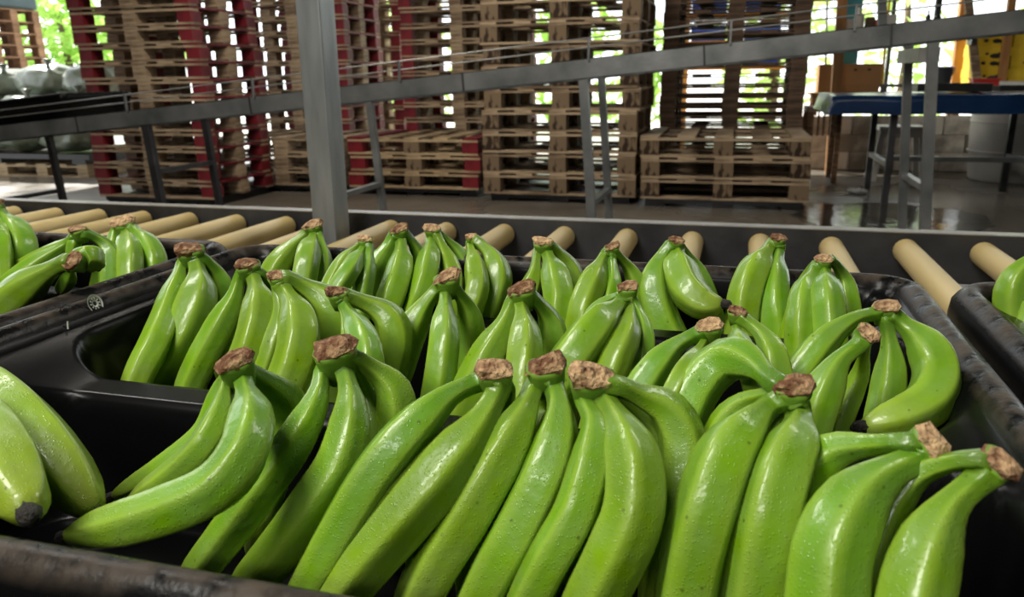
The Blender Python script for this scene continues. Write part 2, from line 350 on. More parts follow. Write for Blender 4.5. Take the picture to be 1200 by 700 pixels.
skid(-1.8, -.74, 5.82, .95, SK, 'black plastic pallet under the tall stack of stamped blocks')
stack(-1.845, -.69, 5.8, 1.0, .155, 10, SK, 'tall stack of stamped blocks', 'wood', False, True)
skid(-.62, .46, 5.77, .95, SK, 'black plastic pallet under the low stack before the backlit planks')
stack(-.655, .49, 5.75, 1.0, .148, 3, SK, 'low stack in front of the backlit plank stack', 'wood', False, True, low=True)
stack(-4.64, -3.57, 7.05, .8, .135, 13, 0, 'red-edged stack left of the thick post', 'wood', True, False)
stack(-4.63, -3.55, 8.3, .8, .155, 12, 0, 'tall stack right of the thick post', 'wood', True, False)
stack(-3.01, -1.94, 7.05, .8, .138, 13, 0, 'stack behind the red-ended low one', 'wood', True, False)
stack(-.645, .50, 6.95, .8, .083, 19, 0, 'backlit stack of thin pallets', 'backlit_wood_dark_card', False, False, jit=.006)
stack(-10.93, -9.8, 9.0, .85, .16, 12, 0, 'brown stack behind the sacks', 'wood_brown', False, False)
tag(one('tarpaulin', lambda bm: box(bm, (-10.98, 8.96, 1.93), (-9.86, 9.9, 2.5), .04), M['dark_tarp']), 'dark teal covered bundle on top of the brown pallets', 'bundle')

# ------------------------------------------------------------------ sacks on pallets (far left)
stack(-8.5, -7.36, 6.55, .9, .13, 1, 0, 'bare wood under the green sacks', 'wood_tan', False, False, low=True, group='sacks')
stack(-7.34, -6.2, 6.5, .9, .13, 1, 0, 'bare wood at the open floor under green sacks', 'wood_tan', False, False, low=True, group='sacks')
sk2 = thing('plastic_pallet', 'long black plastic pallet lying under the green sacks', 'pallet', (0, 0, .13))
one('deck', lambda bm: box(bm, (-8.5, 6.5, .05), (-6.15, 7.4, .10)), M['black'], sk2)
for x in (-8.4, -7.35, -6.3): one('runner', lambda bm: box(bm, (x-.08, 6.52, 0), (x+.08, 7.38, .05)), M['black'], sk2)
SACKS = [  # x, y, z, sx, sy, sz, label
    (-6.50, 6.75, .40, .36, .34, .19, 'rumpled green sack lowest at the open end of the heap'),
    (-7.10, 6.72, .40, .38, .34, .19, 'rumpled green sack low in the heap behind the leaning front leg'),
    (-7.75, 6.75, .40, .38, .34, .19, 'rumpled green sack low in the heap at the photo edge'),
    (-6.42, 6.80, .68, .33, .33, .19, 'rumpled green sack behind the black tray, middle layer'),
    (-6.98, 6.72, .66, .34, .32, .18, 'round pale green sack bulging just behind the black tray'),
    (-7.60, 6.80, .68, .36, .33, .19, 'dark green sack in the middle layer at the photo edge'),
    (-6.34, 6.95, .93, .30, .32, .20, 'tall pale sack topping the heap next to the red pallets'),
    (-6.88, 6.95, .93, .33, .33, .20, 'wide shiny sack on top of the heap between two others'),
    (-7.45, 6.95, .91, .33, .33, .18, 'shiny sack on top of the heap below the brown pallets'),
]
for i, (x, y, z, sx, sy, sz, lab) in enumerate(SACKS):
    bm = bmesh.new(); bmesh.ops.create_icosphere(bm, subdivisions=4, radius=1)
    for v in bm.verts:
        n = v.co.copy(); w = noise.noise(n*2.3+Vector((i*7, 0, 0)))*.14 + abs(noise.noise(n*5+Vector((0, i*5, 0))))*.10
        f = 1 - .05 + w
        q = Vector((math.copysign(abs(n.x)**.75, n.x), math.copysign(abs(n.y)**.75, n.y), math.copysign(abs(n.z)**.8, n.z)))
        v.co = Vector((q.x*sx*f*.93, q.y*sy*f*.9, q.z*sz*f*.86))
    s = obj('plastic_sack', bm, M['film'], None, True); s.location = (x, y, z); tag(s, lab, 'sack', 'green plastic sacks in the heap')
    one('sack_knot', lambda bm: lathe(bm, [(.02, -.02), (.028, .0), (.015, .02), (.05, .07), (.035, .075)], 10), M['film'], s, True).location = (sx*.5, -sy*.6, sz*.72)

# ------------------------------------------------------------------ roller conveyor the trays stand on
ZR, RR = .548, .025
conv = thing('roller_conveyor', 'roller conveyor of cream pipes carrying the black banana trays', 'conveyor', (0, 0, 0))
def rail(bm, y, s):
    box(bm, (-3.6, y, .478), (2.6, y+s*.004, .583))
    box(bm, (-3.6, y, .579), (2.6, y+s*.035, .583)); box(bm, (-3.6, y, .478), (2.6, y+s*.035, .482))
bm = bmesh.new(); rail(bm, 1.82, 1); obj('side_rail', bm, M['steel_dark'], conv)
bm = bmesh.new(); box(bm, (-3.6, 1.819, .5832), (2.6, 1.856, .5855)); obj('rail_edge', bm, M['steel_light'], conv, label='bare bright upper edge of the rail')
bm = bmesh.new(); rail(bm, .06, -1); obj('side_rail', bm, M['steel_dark'], conv)
bm = bmesh.new()
lathe(bm, [(RR*.5, 0), (RR*.92, .0), (RR, .004), (RR, 1.73), (RR*.92, 1.735), (RR*.5, 1.735)], 20)
for v in bm.verts: v.co = Vector((v.co.x, v.co.z, v.co.y))
bmesh.ops.recalc_face_normals(bm, faces=bm.faces[:])
rme = bpy.data.meshes.new('roller'); bm.to_mesh(rme); bm.free(); rme.materials.append(M['pvc'])
for p in rme.polygons: p.use_smooth = len(p.vertices) == 4
bm = bmesh.new(); tube(bm, [(0, -.03, 0), (0, 1.79, 0)], .006, 8)
ame = bpy.data.meshes.new('axle'); bm.to_mesh(ame); bm.free(); ame.materials.append(M['steel'])
for k in range(-24, 15):
    x = .356+.147*k
    ro = obj_me('roller', rme, conv, (x, .075, ZR+random.uniform(-.001, .0005))); obj_me('axle', ame, ro, (0, .0, 0))
for x in (-3.4, -1.75, .98, 2.4):
    for y in (.04, 1.85): one('leg', lambda bm: box(bm, (x-.02, y-.02, 0), (x+.02, y+.02, .4785)), M['steel'], conv)

# steel post in front of the far rail
post = thing('steel_post', 'thick square grey steel post rising between the cream rollers', 'post', (-.915, 1.675, 0))
one('column', lambda bm: box(bm, (-.029, -.036, 0), (.029, .036, 3.6), .004), M['steel_post'], post)
one('foot_plate', lambda bm: box(bm, (-.07, -.075, 0), (.07, .075, .008)), M['steel_dark'], post)

# ------------------------------------------------------------------ sloping conveyor in the middle distance
SL = .0899; BY, RY = 3.5, 4.0
def zb(x): return .654 + (x+3.88)*SL
fc = thing('sloping_conveyor', 'long grey steel conveyor beam sloping upwards to the white daylight', 'conveyor', (0, 0, 0))
def beam(bm, y):
    for dz, w, h in ((0, .004, .083), (.040, .030, .003), (-.040, .030, .003)):
        oy = 0 if w == .004 else .013
        bar(bm, (-5.4, y+oy, zb(-5.4)+dz), (1.9, y+oy, zb(1.9)+dz), w, h)
one('side_beam', lambda bm: beam(bm, BY), M['steel'], fc); one('side_beam', lambda bm: beam(bm, RY), M['steel'], fc)
for x in (-3.35, -2.3, -1.2, -.15, .55): one('joint_strip', lambda bm: bar(bm, (x, BY-.004, zb(x)-.04), (x-.006, BY-.004, zb(x)+.04), .008, .004, (0, 1, 0)), M['steel_dark'], fc)
bm = bmesh.new(); tube(bm, [(0, BY+.01, 0), (0, RY-.01, 0)], .012, 10)
sme = bpy.data.meshes.new('roller'); bm.to_mesh(sme); bm.free(); sme.materials.append(M['steel'])
x = -5.3
while x < 1.85:
    obj_me('roller', sme, fc, (x, 0, zb(x)+.015)); x += .11
for h_, yy in ((.078, BY-.01), (.115, BY-.012)):
    one('guide_rod', lambda bm: tube(bm, [(-5.4, yy, zb(-5.4)+h_), (1.9, yy, zb(1.9)+h_+.012)], .0032, 8), M['steel_light'], fc, True)
for px in (152, 300, 470, 690, 855, 1000):
    q = at_y(px, beam_y(px), BY)
    one('rod_bracket', lambda bm: bar(bm, (q.x, BY-.012, zb(q.x)+.03), (q.x, BY-.012, zb(q.x)+.125), .008, .012), M['steel'], fc)
q = at_y(1036, 22, BY)
one('upright', lambda bm: bar(bm, (q.x, BY+.02, zb(q.x)+.03), (q.x-.03, BY+.02, zb(q.x)+.30), .036, .03), M['steel'], fc)
TL = .075                                    # legs stand square to the slope, so their feet kick right
def leg(bm, x, y, w):
    z = zb(x)-.03; bar(bm, (x, y, z), (x+TL*z, y, 0.0), w, w, (0, 1, 0))
for xf in (-4.06, -2.94, -1.905, -.66, .70):
    for y in (BY+.02, RY): one('leg', lambda bm: leg(bm, xf, y, .038 if y < 3.8 else .034), M['steel_dark' if xf < -2 else 'steel'], fc)
    zc = .46 if xf > .5 or -3.5 < xf < -2.5 else .36
    xx = xf+TL*(zb(xf)-zc)
    if xf < -3.5: zc = .27
    one('cross_brace', lambda bm: bar(bm, (xx, BY+.02, zc), (xx, RY, zc), .03, .025), M['steel_dark' if xf < -2 else 'steel'], fc)
one('head_plate', lambda bm: box(bm, (.66, BY+.04, zb(.7)-.115), (.735, RY, zb(.7)-.06)), M['steel_light'], fc)

# ------------------------------------------------------------------ black trays
TW, TD, TZ = .378, .31, .147                 # half width, half depth, height of the tray
def sdf(u, v, c):
    (a, b, e, f, r) = c
    cx, cy, hx, hy = (a+b)/2, (e+f)/2, (b-a)/2-r, (f-e)/2-r
    dx, dy = abs(u-cx)-hx, abs(v-cy)-hy
    return math.hypot(max(dx, 0), max(dy, 0)) + min(max(dx, dy), 0) - r
CELLS = [(-.318, .345, -.284, -.068, .055), (-.336, .345, -.040, .165, .055), (-.318, .345, .190, .285, .04)]
def sst(t): t = max(0., min(1., t)); return t*t*(3-2*t)
def tray_mesh():
    nu, nv = 200, 180; bm = bmesh.new(); g = []
    for j in range(nv+1):
        row = []
        for i in range(nu+1):
            u = -TW + 2*TW*i/nu; v = -TD + 2*TD*j/nv
            e = min(TW-abs(u), TD-abs(v))
            top = .124 + (TZ-.124)*(1-sst((e-.027)/.075)) - .016*min(1, ((e-.0145)/.0165)**2)
            s = 0.
            for c in CELLS: s = max(s, sst(-sdf(u, v, c)/.024))
            z = top*(1-s) + .014*s
            r = .05; cu, cv = TW-r, TD-r                      # rounded outline
            if abs(u) > cu and abs(v) > cv:
                du, dv = abs(u)-cu, abs(v)-cv; l = math.hypot(du, dv); mxd = max(du, dv)
                if l > 1e-6:
                    k = mxd/l; u = math.copysign(cu+du*k, u); v = math.copysign(cv+dv*k, v)
            row.append(bm.verts.new((u, v, z)))
        g.append(row)
    for j in range(nv):
        for i in range(nu): bm.faces.new((g[j][i], g[j][i+1], g[j+1][i+1], g[j+1][i]))
    loop = [g[0][i] for i in range(nu)] + [g[j][nu] for j in range(nv)] + [g[nv][i] for i in range(nu, 0, -1)] + [g[j][0] for j in range(nv, 0, -1)]
    prev = loop
    for dz, sc in ((-.012, 1.004), (-.032, 1.002), (-.034, .985), (None, .93)):
        new = []
        for v in loop:
            z = 0.0 if dz is None else v.co.z+dz
            new.append(bm.verts.new((v.co.x*sc, v.co.y*sc, z)))
        n = len(loop)
        for k in range(n): bm.faces.new((prev[(k+1) % n], prev[k], new[k], new[(k+1) % n]))
        prev = new
    bm.faces.new(prev[::-1])
    bmesh.ops.recalc_face_normals(bm, faces=bm.faces[:])
    me = bpy.data.meshes.new('banana_tray'); bm.to_mesh(me); bm.free(); me.materials.append(M['tray'])
    for p in me.polygons: p.use_smooth = True
    return me
TM = tray_mesh()
ZT = .5745
def place_tray(x, y, z, label, rot=(0, 0, 0)):
    o = obj_me('banana_tray', TM, None, (x, y, z)); o.rotation_euler = rot; tag(o, label, 'tray', 'black banana trays'); return o
TX, TY = -.197, .525
t0 = place_tray(TX, TY, ZT, 'black three-pocket tray filling the foreground, holding the most bananas')
place_tray(TX-.760, TY+.005, ZT, 'black tray beyond the left rim of the full tray, bananas against cream rollers')
place_tray(TX+.772, TY-.01, ZT, 'black tray at the right photo edge, only worn rim and banana sides showing')
sl = -math.atan(SL)
for px, lab in ((60, 'empty black tray riding highest on the sloping conveyor before the sacks'), (-90, 'empty black tray cut by the left photo edge on the sloping conveyor')):
    q = at_y(px, 128, 3.72); place_tray(q.x, 3.76, zb(q.x)+.03, lab, (0, sl, 0)).scale = (.85, .85, .95)
# round moulded emblem and a small moulded stroke inside the left wall
def emblem(bm):
    n = 32
    for r1, r2 in ((.0068, .0086), (.0020, .0036)):
        a = [bm.verts.new((0, r1*math.cos(2*math.pi*k/n), r1*math.sin(2*math.pi*k/n))) for k in range(n)]
        b = [bm.verts.new((.0006, r2*math.cos(2*math.pi*k/n), r2*math.sin(2*math.pi*k/n))) for k in range(n)]
        for k in range(n): bm.faces.new((a[k], a[(k+1) % n], b[(k+1) % n], b[k]))
    for k in range(10):
        t = 2*math.pi*k/10; d = Vector((0, math.cos(t), math.sin(t))); s = Vector((0, -d.z, d.y))
        bm.faces.new([bm.verts.new(d*q+s*w+Vector((.0005, 0, 0))) for q, w in ((.0038, -.0006), (.0056, -.0009), (.0056, .0009), (.0038, .0006))])
M['grey_print'] = mat('scuffed_grey', (.42, .42, .41), (.6, .6, .58), .6, scale=300)
eo = one('molded_emblem', emblem, M['grey_print'], t0, label='small round grey moulded emblem')
def wall_hit(px, py):                        # where the left wall of the tray is met
    best = None
    for k in range(400):
        y = .30+k*.001; p = at_y(px, py, y); u, v, z = p.x-TX, p.y-TY, p.z-ZT
        e = min(TW-abs(u), TD-abs(v)); s = 0
        for c in CELLS: s = max(s, sst(-sdf(u, v, c)/.024))
        top = .124+(TZ-.124)*(1-sst((e-.027)/.075))-.016*min(1, ((e-.0145)/.0165)**2); h = top*(1-s)+.014*s
        if abs(u) < TW and z <= h: return Vector((u, v, z))
    return Vector((-.32, .1, .11))
e1 = wall_hit(110, 357); eo.location = e1 + Vector((.0012, 0, .001)); eo.rotation_euler = (0, -.35, 0)
e2 = wall_hit(78, 385)
mk_ = one('molded_mark', lambda bm: bar(bm, (0, 0, -.005), (0, .0012, .005), .0012, .0008, (1, 0, 0)), M['grey_print'], t0); mk_.location = e2+Vector((.0012, 0, .001))
# ------------------------------------------------------------------ bananas
# Each hand of bananas is one thing: a crown and its fingers, every finger with its dried flower end.
# A hand is set by where its crown stands (Z = height of the crown) and by points along each finger;
# the d-values are how far each point leans towards (-) or away from (+) the camera side of the tray, in metres.
FRONT = (0, -.022, -.042, -.056, -.064, -.068)
MIDD = (0, -.008, -.018, -.028, -.034, -.038)
REAR = (.006, .014, .018, .018, .014, .01)
FLAT = (0, 0, 0, 0, 0, 0)
PROF = [(0, .48), (.07, .42), (.12, .43), (.18, .62), (.245, .86), (.32, .98), (.5, 1.02), (.66, 1.0), (.80, .91), (.89, .76), (.945, .58), (.975, .45), (1, .30)]
def prof(s):
    for (a, x), (b, y) in zip(PROF, PROF[1:]):
        if s <= b: t = (s-a)/(b-a); return x+(y-x)*t
    return PROF[-1][1]
def curve_pts(P, n):
    """smooth curve through P, evenly spaced"""
    Q = [P[0]*2-P[1]] + P + [P[-1]*2-P[-2]]; D = []
    for i in range(1, len(Q)-2):
        for k in range(16):
            t = k/16; a, b, c, d = Q[i-1], Q[i], Q[i+1], Q[i+2]
            D.append(.5*((2*b)+(c-a)*t+(2*a-5*b+4*c-d)*t*t+(3*b-a-3*c+d)*t**3))
    D.append(P[-1])
    for _ in range(3): D = [D[0]] + [(D[i-1]+D[i]*2+D[i+1])/4 for i in range(1, len(D)-1)] + [D[-1]]
    L = [0]
    for a, b in zip(D, D[1:]): L.append(L[-1]+(b-a).length)
    out = []; j = 0
    for k in range(n):
        s = L[-1]*k/(n-1)
        while j < len(L)-2 and L[j+1] < s: j += 1
        t = (s-L[j])/max(1e-9, L[j+1]-L[j]); out.append(D[j].lerp(D[j+1], min(1, t)))
    return out, L[-1]
NR = 20
def finger(par, P, R, mt, base, neck=1., name='finger'):
    n = 30; C, Ln = curve_pts(P, n); bm = bmesh.new(); la = bm.verts.layers.float.new('along'); lr = bm.verts.layers.float.new('ridge')
    ref = None; rings = []; ph = random.uniform(-.5, .5)
    for i, p in enumerate(C):
        s = i/(n-1); d = (C[min(i+1, n-1)]-C[max(i-1, 0)]).normalized()
        if ref is None: ref = (EYE-p)
        ref = (ref-d*ref.dot(d)).normalized(); t = d.cross(ref); r = R*prof(s)
        if s < .2: r = r*(neck+(1-neck)*s/.2)
        k5 = 1. if s < .9 else (1-s)/.1
        ring = []
        for k in range(NR):
            seg = 2*math.pi/5; w = (-.54, -.2, .2, .54)[k % 4]; a = seg*(k//4+.5)+w
            pent = math.cos(seg/2)/math.cos(w)/.885           # flat-sided peel with five soft ridges
            f = 1+(pent-1)*k5
            v = bm.verts.new(p-base+(ref*math.cos(a+ph)+t*math.sin(a+ph))*r*f)
            v[la] = s; v[lr] = .8 if k % 4 in (0, 3) and .1 < s < .95 else 0.
            ring.append(v)
        rings.append(ring)
    for a, b in zip(rings, rings[1:]):
        for k in range(NR): bm.faces.new((a[k], a[(k+1) % NR], b[(k+1) % NR], b[k]))
    bm.faces.new(rings[0][::-1]); bm.faces.new(rings[-1])
    o = obj(name, bm, mt, par, True)
    d = (C[-1]-C[-3]).normalized(); e = C[-1]-base; r = R*PROF[-1][1]
    bt = bmesh.new(); tube(bt, [e-d*.002, e+d*.002, e+d*.0055, e+d*.008], [r*1.02, r*1.0, r*.85, r*.55], 9)
    for v in bt.verts: v.co += Vector((random.uniform(-1, 1), random.uniform(-1, 1), random.uniform(-1, 1)))*.0007
    obj('flower_end', bt, M['tip'], o, True)
    return o
def crown(par, base, a, up, facing, green=True):
    up = Vector(up).normalized(); x = up.cross(Vector(facing)).normalized(); y = up.cross(x).normalized(); b = a*.72
    def ring(bm, h, k, jit, n=14):
        rs = []
        for i in range(n):
            t = 2*math.pi*i/n; q = 1+jit*random.uniform(-1, 1)
            cx = math.copysign(abs(math.cos(t))**.75, math.cos(t)); sy = math.copysign(abs(math.sin(t))**.75, math.sin(t))
            rs.append(bm.verts.new(x*a*k*q*cx+y*b*k*q*sy+up*a*(h+jit*.5*random.uniform(-1, 1))))
        return rs
    def skin(bm, hs):
        rr = [ring(bm, *h) for h in hs]
        for p, q in zip(rr, rr[1:]):
            for i in range(len(p)): bm.faces.new((p[i], p[(i+1) % len(p)], q[(i+1) % len(p)], q[i]))
        bm.faces.new(rr[0][::-1])
        c = bm.verts.new(up*a*(hs[-1][0]+.04)); p = rr[-1]
        for i in range(len(p)): bm.faces.new((p[i], p[(i+1) % len(p)], c))
    tl = random.uniform(-.3, .3); n_ = random.choice((7, 8, 8))
    bm = bmesh.new(); skin(bm, [(-1.35, .60, .03), (-.7, .76, .04), (-.1, .86, .05), (.20, .89, .05)]); g = obj('crown', bm, M['crown_green'], par, True)
    bm = bmesh.new(); rr = [ring(bm, *h, n_) for h in ((.06, .88, .06), (.24, .98, .10), (.46, .82, .16), (.60, .42, .18))]
    for q in rr[1:]:
        for v in q: v.co += up*(v.co.dot(x)*tl)
    for p, q in zip(rr, rr[1:]):
        for i in range(n_): bm.faces.new((p[i], p[(i+1) % n_], q[(i+1) % n_], q[i]))
    bm.faces.new(rr[0][::-1]); cc = bm.verts.new(up*a*.62)
    for i in range(n_): bm.faces.new((rr[-1][i], rr[-1][(i+1) % n_], cc))
    obj('cut_face', bm, M['cut'], g, False)
def hand(label, cpx, w, fingers, zc=.75, yc=None, mt='banana', up=(0, -.30, .95), group=None, length=.185, floor=.602):
    c = at_y(*cpx, yc) if yc else at_z(*cpx, zc)
    a = w/2*1.08*depth(c)/F
    t = thing('banana_hand', label, 'bananas', c, 0, group or 'hands of green bananas')
    crown(t, c, a, up, (EYE-c))
    for f in fingers:
        pts, prf, wd = f[:3]; ext = f[3] if len(f) > 3 else True; ln = f[4] if len(f) > 4 else length
        P = []; m_ = len(pts)
        for i, (px, py) in enumerate(pts):
            s = i/max(1, m_-1)*(len(prf)-1); k = min(int(s), len(prf)-2); dy = prf[k]+(prf[k+1]-prf[k])*(s-k)
            P.append(at_y(px, py, c.y+dy))
        mid = P[len(P)//2]; R = max(.0075, min(.0225, wd/2*1.06*depth(mid)/F))
        P = [c+(P[0]-c)*.25-Vector((0, 0, a*.1))] + P
        if ext:
            L = sum((q-p).length for p, q in zip(P, P[1:]))
            d = (P[-1]-P[-2]).normalized(); d = (d+Vector((0, 0, -.25))).normalized()
            while L < ln and P[-1].z > floor+R*.4:
                P.append(P[-1]+d*.02); L += .02; d = (d+Vector((0, .10, -.05))).normalized()
        for p in P: p.z = max(p.z, floor-.004)
        finger(t, P, R, M[mt], c)
    return t
G0, G1, G2 = 'hands of green bananas in the front pocket', 'hands of green bananas in the middle pocket', 'hands of green bananas in the back pocket'
WET = dict(mt='banana_wet', group=G0)
# ---- front pocket, left to right
hand('pair of big pale bananas lying flat at the left end of the front pocket', (-78, 430), 34, [
    ([(-45, 440), (10, 480), (60, 535), (95, 580), (112, 602)], (0, -.02, -.035, -.045, -.05), 68, False),
    ([(-70, 475), (-30, 505), (2, 545), (26, 585), (34, 602)], (-.01, -.05, -.075, -.09, -.10), 82, False)], zc=.735, **WET)
hand('sideways-curving hand whose long fingers sweep left along the black rim', (276, 428), 46, [
    ([(266, 444), (258, 485), (238, 525), (200, 560), (150, 592)], (0, -.015, -.03, -.03, -.03), 36, False),
    ([(262, 450), (245, 505), (200, 545), (160, 570), (134, 581)], (.015, .01, .0, .0, .0), 32, False),
    ([(284, 446), (294, 485), (287, 530), (250, 575), (180, 604), (118, 620), (80, 628)], (0, -.03, -.055, -.07, -.08, -.085, -.085), 56, False),
    ([(298, 438), (322, 455), (337, 480), (335, 515), (322, 545)], (.015, .03, .045, .045, .04), 44, True, .17)], **WET)
hand('hand with a wide tan crown and two slim fingers running down to the rim', (393, 414), 54, [
    ([(378, 433), (371, 470), (342, 525), (302, 580), (263, 632), (235, 668)], FRONT, 44, True, .2),
    ([(402, 434), (411, 475), (402, 535), (370, 588), (332, 640), (298, 680)], FRONT, 52, True, .2),
    ([(414, 418), (440, 434), (461, 455), (465, 490), (452, 525)], REAR, 46),
    ([(412, 430), (428, 460), (438, 500)], REAR, 30)], **WET)
hand('hand with a triangular reddish crown, left of two touching crowns at the centre', (580, 438), 46, [
    ([(558, 448), (522, 466), (487, 500), (447, 548), (413, 602), (384, 652), (362, 690)], FRONT, 56, True, .2),
    ([(584, 455), (560, 500), (516, 556), (466, 612), (428, 655), (398, 695)], FRONT, 66, True, .2),
    ([(597, 455), (592, 485), (580, 520)], REAR, 30)], **WET)
hand('hand with a square brown crown touching the fuzzy crown to its right', (640, 433), 50, [
    ([(626, 455), (611, 490), (578, 550), (542, 612), (512, 660), (488, 712)], FRONT, 60, True, .2),
    ([(650, 455), (656, 490), (645, 545), (614, 612), (586, 662), (558, 715)], FRONT, 60, True, .2),
    ([(637, 452), (640, 475), (632, 500)], REAR, 26)], **WET)
hand('hand with a broad fuzzy tan crown at the centre of the front pocket', (694, 446), 58, [
    ([(682, 466), (697, 500), (691, 550), (674, 605), (646, 655), (618, 710)], FRONT, 50, True, .2),
    ([(706, 466), (727, 500), (743, 545), (743, 598), (724, 648), (692, 710)], FRONT, 66, True, .2),
    ([(724, 452), (752, 465), (780, 478), (798, 510), (798, 560), (788, 610)], (.0, .008, .012, .01, .0, -.01), 52),
    ([(722, 465), (744, 485), (766, 520), (775, 565)], REAR, 34)], **WET)
hand('hand with a pinkish pointed crown and two very thick pale fingers', (928, 457), 48, [
    ([(904, 446), (884, 428), (856, 420), (830, 437), (808, 470), (795, 510)], (.005, .03, .045, .045, .035, .025), 50),
    ([(902, 476), (880, 497), (852, 535), (832, 590), (815, 648), (803, 715)], FRONT, 72, True, .2),
    ([(936, 486), (932, 515), (912, 565), (898, 625), (884, 705)], FRONT, 74, True, .2),
    ([(905, 462), (872, 472), (848, 500), (838, 540)], REAR, 38),
    ([(915, 482), (890, 505), (875, 540)], REAR, 26)], **WET)
hand('hand with a pale pink crown pointing right above the nearest plump fingers', (1088, 519), 48, [
    ([(1062, 519), (1025, 521), (985, 526), (955, 548), (937, 590)], (.0, .01, .02, .02, .015), 50),
    ([(1080, 538), (1040, 556), (1002, 590), (975, 645), (968, 705)], (0, -.012, -.025, -.04, -.05), 82, True, .2)], up=(.5, -.5, .65), **WET)
hand('hand at the right wall with a fan-shaped pale crown, lowest of all', (1168, 544), 46, [
    ([(1148, 538), (1110, 543), (1068, 560), (1036, 602), (1018, 660), (1012, 715)], (0, .006, .010, .005, -.005, -.01), 48, True, .19),
    ([(1149, 562), (1116, 592), (1092, 632), (1074, 690), (1066, 740)], (0, -.01, -.022, -.035, -.045), 76, True, .2)], up=(.5, -.5, .65), **WET)
# ---- middle pocket, left to right
hand('three-fingered hand standing nearest the round emblem on the black wall', (224, 296), 34, [
    ([(214, 308), (207, 335), (196, 370), (181, 405), (166, 434)], (0, -.025, -.055, -.085, -.10), 32),
    ([(229, 308), (233, 340), (222, 378), (204, 412), (186, 442)], FRONT, 44),
    ([(240, 304), (254, 322), (261, 345), (261, 372)], REAR, 30)], group=G1, length=.19)
hand('hand with an olive crown tucked beside the three-fingered one at the emblem', (291, 313), 30, [
    ([(282, 324), (273, 355), (255, 390), (238, 422), (226, 448)], MIDD, 34),
    ([(297, 325), (304, 360), (297, 402), (281, 442)], FRONT, 40),
    ([(308, 322), (322, 345), (330, 385)], REAR, 26)], group=G1, length=.19)
hand('hand with a long bright highlight streak and a white-chipped crown', (326, 326), 25, [
    ([(332, 338), (347, 368), (351, 402), (341, 440), (327, 468)], FRONT, 46),
    ([(338, 328), (366, 342), (388, 360), (395, 392), (392, 425)], REAR, 44),
    ([(324, 340), (328, 375), (318, 412), (306, 448)], MIDD, 26)], group=G1, length=.19)
hand('hand with a ragged pale crown turned left behind the widest front crown', (396, 345), 27, [
    ([(403, 358), (419, 385), (430, 412), (432, 442)], FRONT, 34),
    ([(408, 349), (436, 359), (456, 374), (462, 400), (456, 425)], REAR, 42),
    ([(400, 358), (407, 385), (410, 415)], MIDD, 22)], group=G1, length=.19)
hand('upright hand with a peaked tan crown near the steel post, three broad fingers', (524, 328), 33, [
    ([(511, 341), (495, 362), (477, 396), (464, 432), (453, 462)], MIDD, 38),
    ([(522, 343), (521, 372), (520, 402), (515, 442), (510, 472)], FRONT, 34),
    ([(535, 340), (549, 365), (551, 402), (545, 442)], REAR, 32)], group=G1, length=.19)
hand('upright hand with a flat oval crown directly behind the triangular front crown', (612, 342), 34, [
    ([(601, 354), (590, 385), (571, 420), (555, 452)], MIDD, 42),
    ([(610, 356), (615, 390), (613, 430), (609, 462)], FRONT, 40),
    ([(626, 350), (643, 372), (649, 402), (644, 442)], REAR, 34)], group=G1, length=.19)
hand('hand with a stubby square stem and one wide finger slanting down left', (735, 339), 26, [
    ([(728, 356), (706, 376), (682, 406), (657, 442)], FRONT, 50),
    ([(739, 360), (735, 388), (722, 420), (710, 456)], FRONT, 36),
    ([(745, 358), (755, 380), (756, 412), (750, 446)], MIDD, 24),
    ([(728, 346), (710, 354), (697, 368), (690, 390)], REAR, 24)], group=G1, length=.19)
hand('dark shaded hand with a crumbling brown crown under the sideways banana tip', (831, 385), 32, [
    ([(815, 393), (790, 407), (768, 430), (750, 458)], MIDD, 42),
    ([(826, 400), (814, 420), (800, 442), (788, 466)], FRONT, 26)], group=G1)
hand('hand with a narrow upright brown crown at the tip of the sideways banana', (864, 367), 23, [
    ([(873, 376), (893, 392), (906, 415), (912, 448)], MIDD, 38),
    ([(863, 384), (866, 402), (876, 425)], FRONT, 20)], group=G1)
hand('hand with a chunky tan crown at the end of a finger arching left', (1016, 391), 28, [
    ([(1006, 406), (984, 424), (966, 458), (950, 502), (942, 530)], MIDD, 46),
    ([(1014, 408), (1008, 440), (992, 480)], REAR, 26)], group=G1, up=(.35, -.7, .6))
hand('hand by the right wall whose bright finger hooks left to a black tip', (1038, 362), 30, [
    ([(1040, 382), (1045, 420), (1042, 455), (1036, 488)], (0, -.004, -.01, -.02), 38),
    ([(1054, 376), (1083, 402), (1099, 436), (1090, 468), (1058, 488), (1012, 500)], (0, -.01, -.025, -.045, -.06, -.07), 50, False),
    ([(1024, 368), (1000, 374), (972, 394), (948, 422), (928, 452)], (0, -.01, -.02, -.03, -.04), 36)], group=G1)
# ---- back pocket, left to right
hand('hand right in front of the thick steel post, wide spread fingers', (367, 266), 24, [
    ([(361, 273), (342, 291), (326, 312), (316, 332)], MIDD, 30),
    ([(368, 275), (360, 302), (354, 338)], FRONT, 28),
    ([(374, 275), (379, 300), (378, 328)], MIDD, 20)], group=G2, length=.16)
hand('smallest dark hand beside the foot of the steel post with a glinting stem', (428, 282), 18, [
    ([(421, 288), (408, 300), (396, 318)], MIDD, 20),
    ([(426, 290), (411, 315), (396, 338)], FRONT, 22),
    ([(433, 290), (431, 310), (426, 332)], MIDD, 22)], group=G2, length=.15)
hand('hand with a shaggy dark crown, second to the right of the steel post', (468, 271), 23, [
    ([(461, 280), (447, 306), (434, 330), (424, 348)], MIDD, 36),
    ([(470, 282), (470, 312), (463, 338), (456, 358)], FRONT, 32),
    ([(476, 276), (489, 296), (491, 320), (482, 348)], REAR, 26)], group=G2, length=.16)
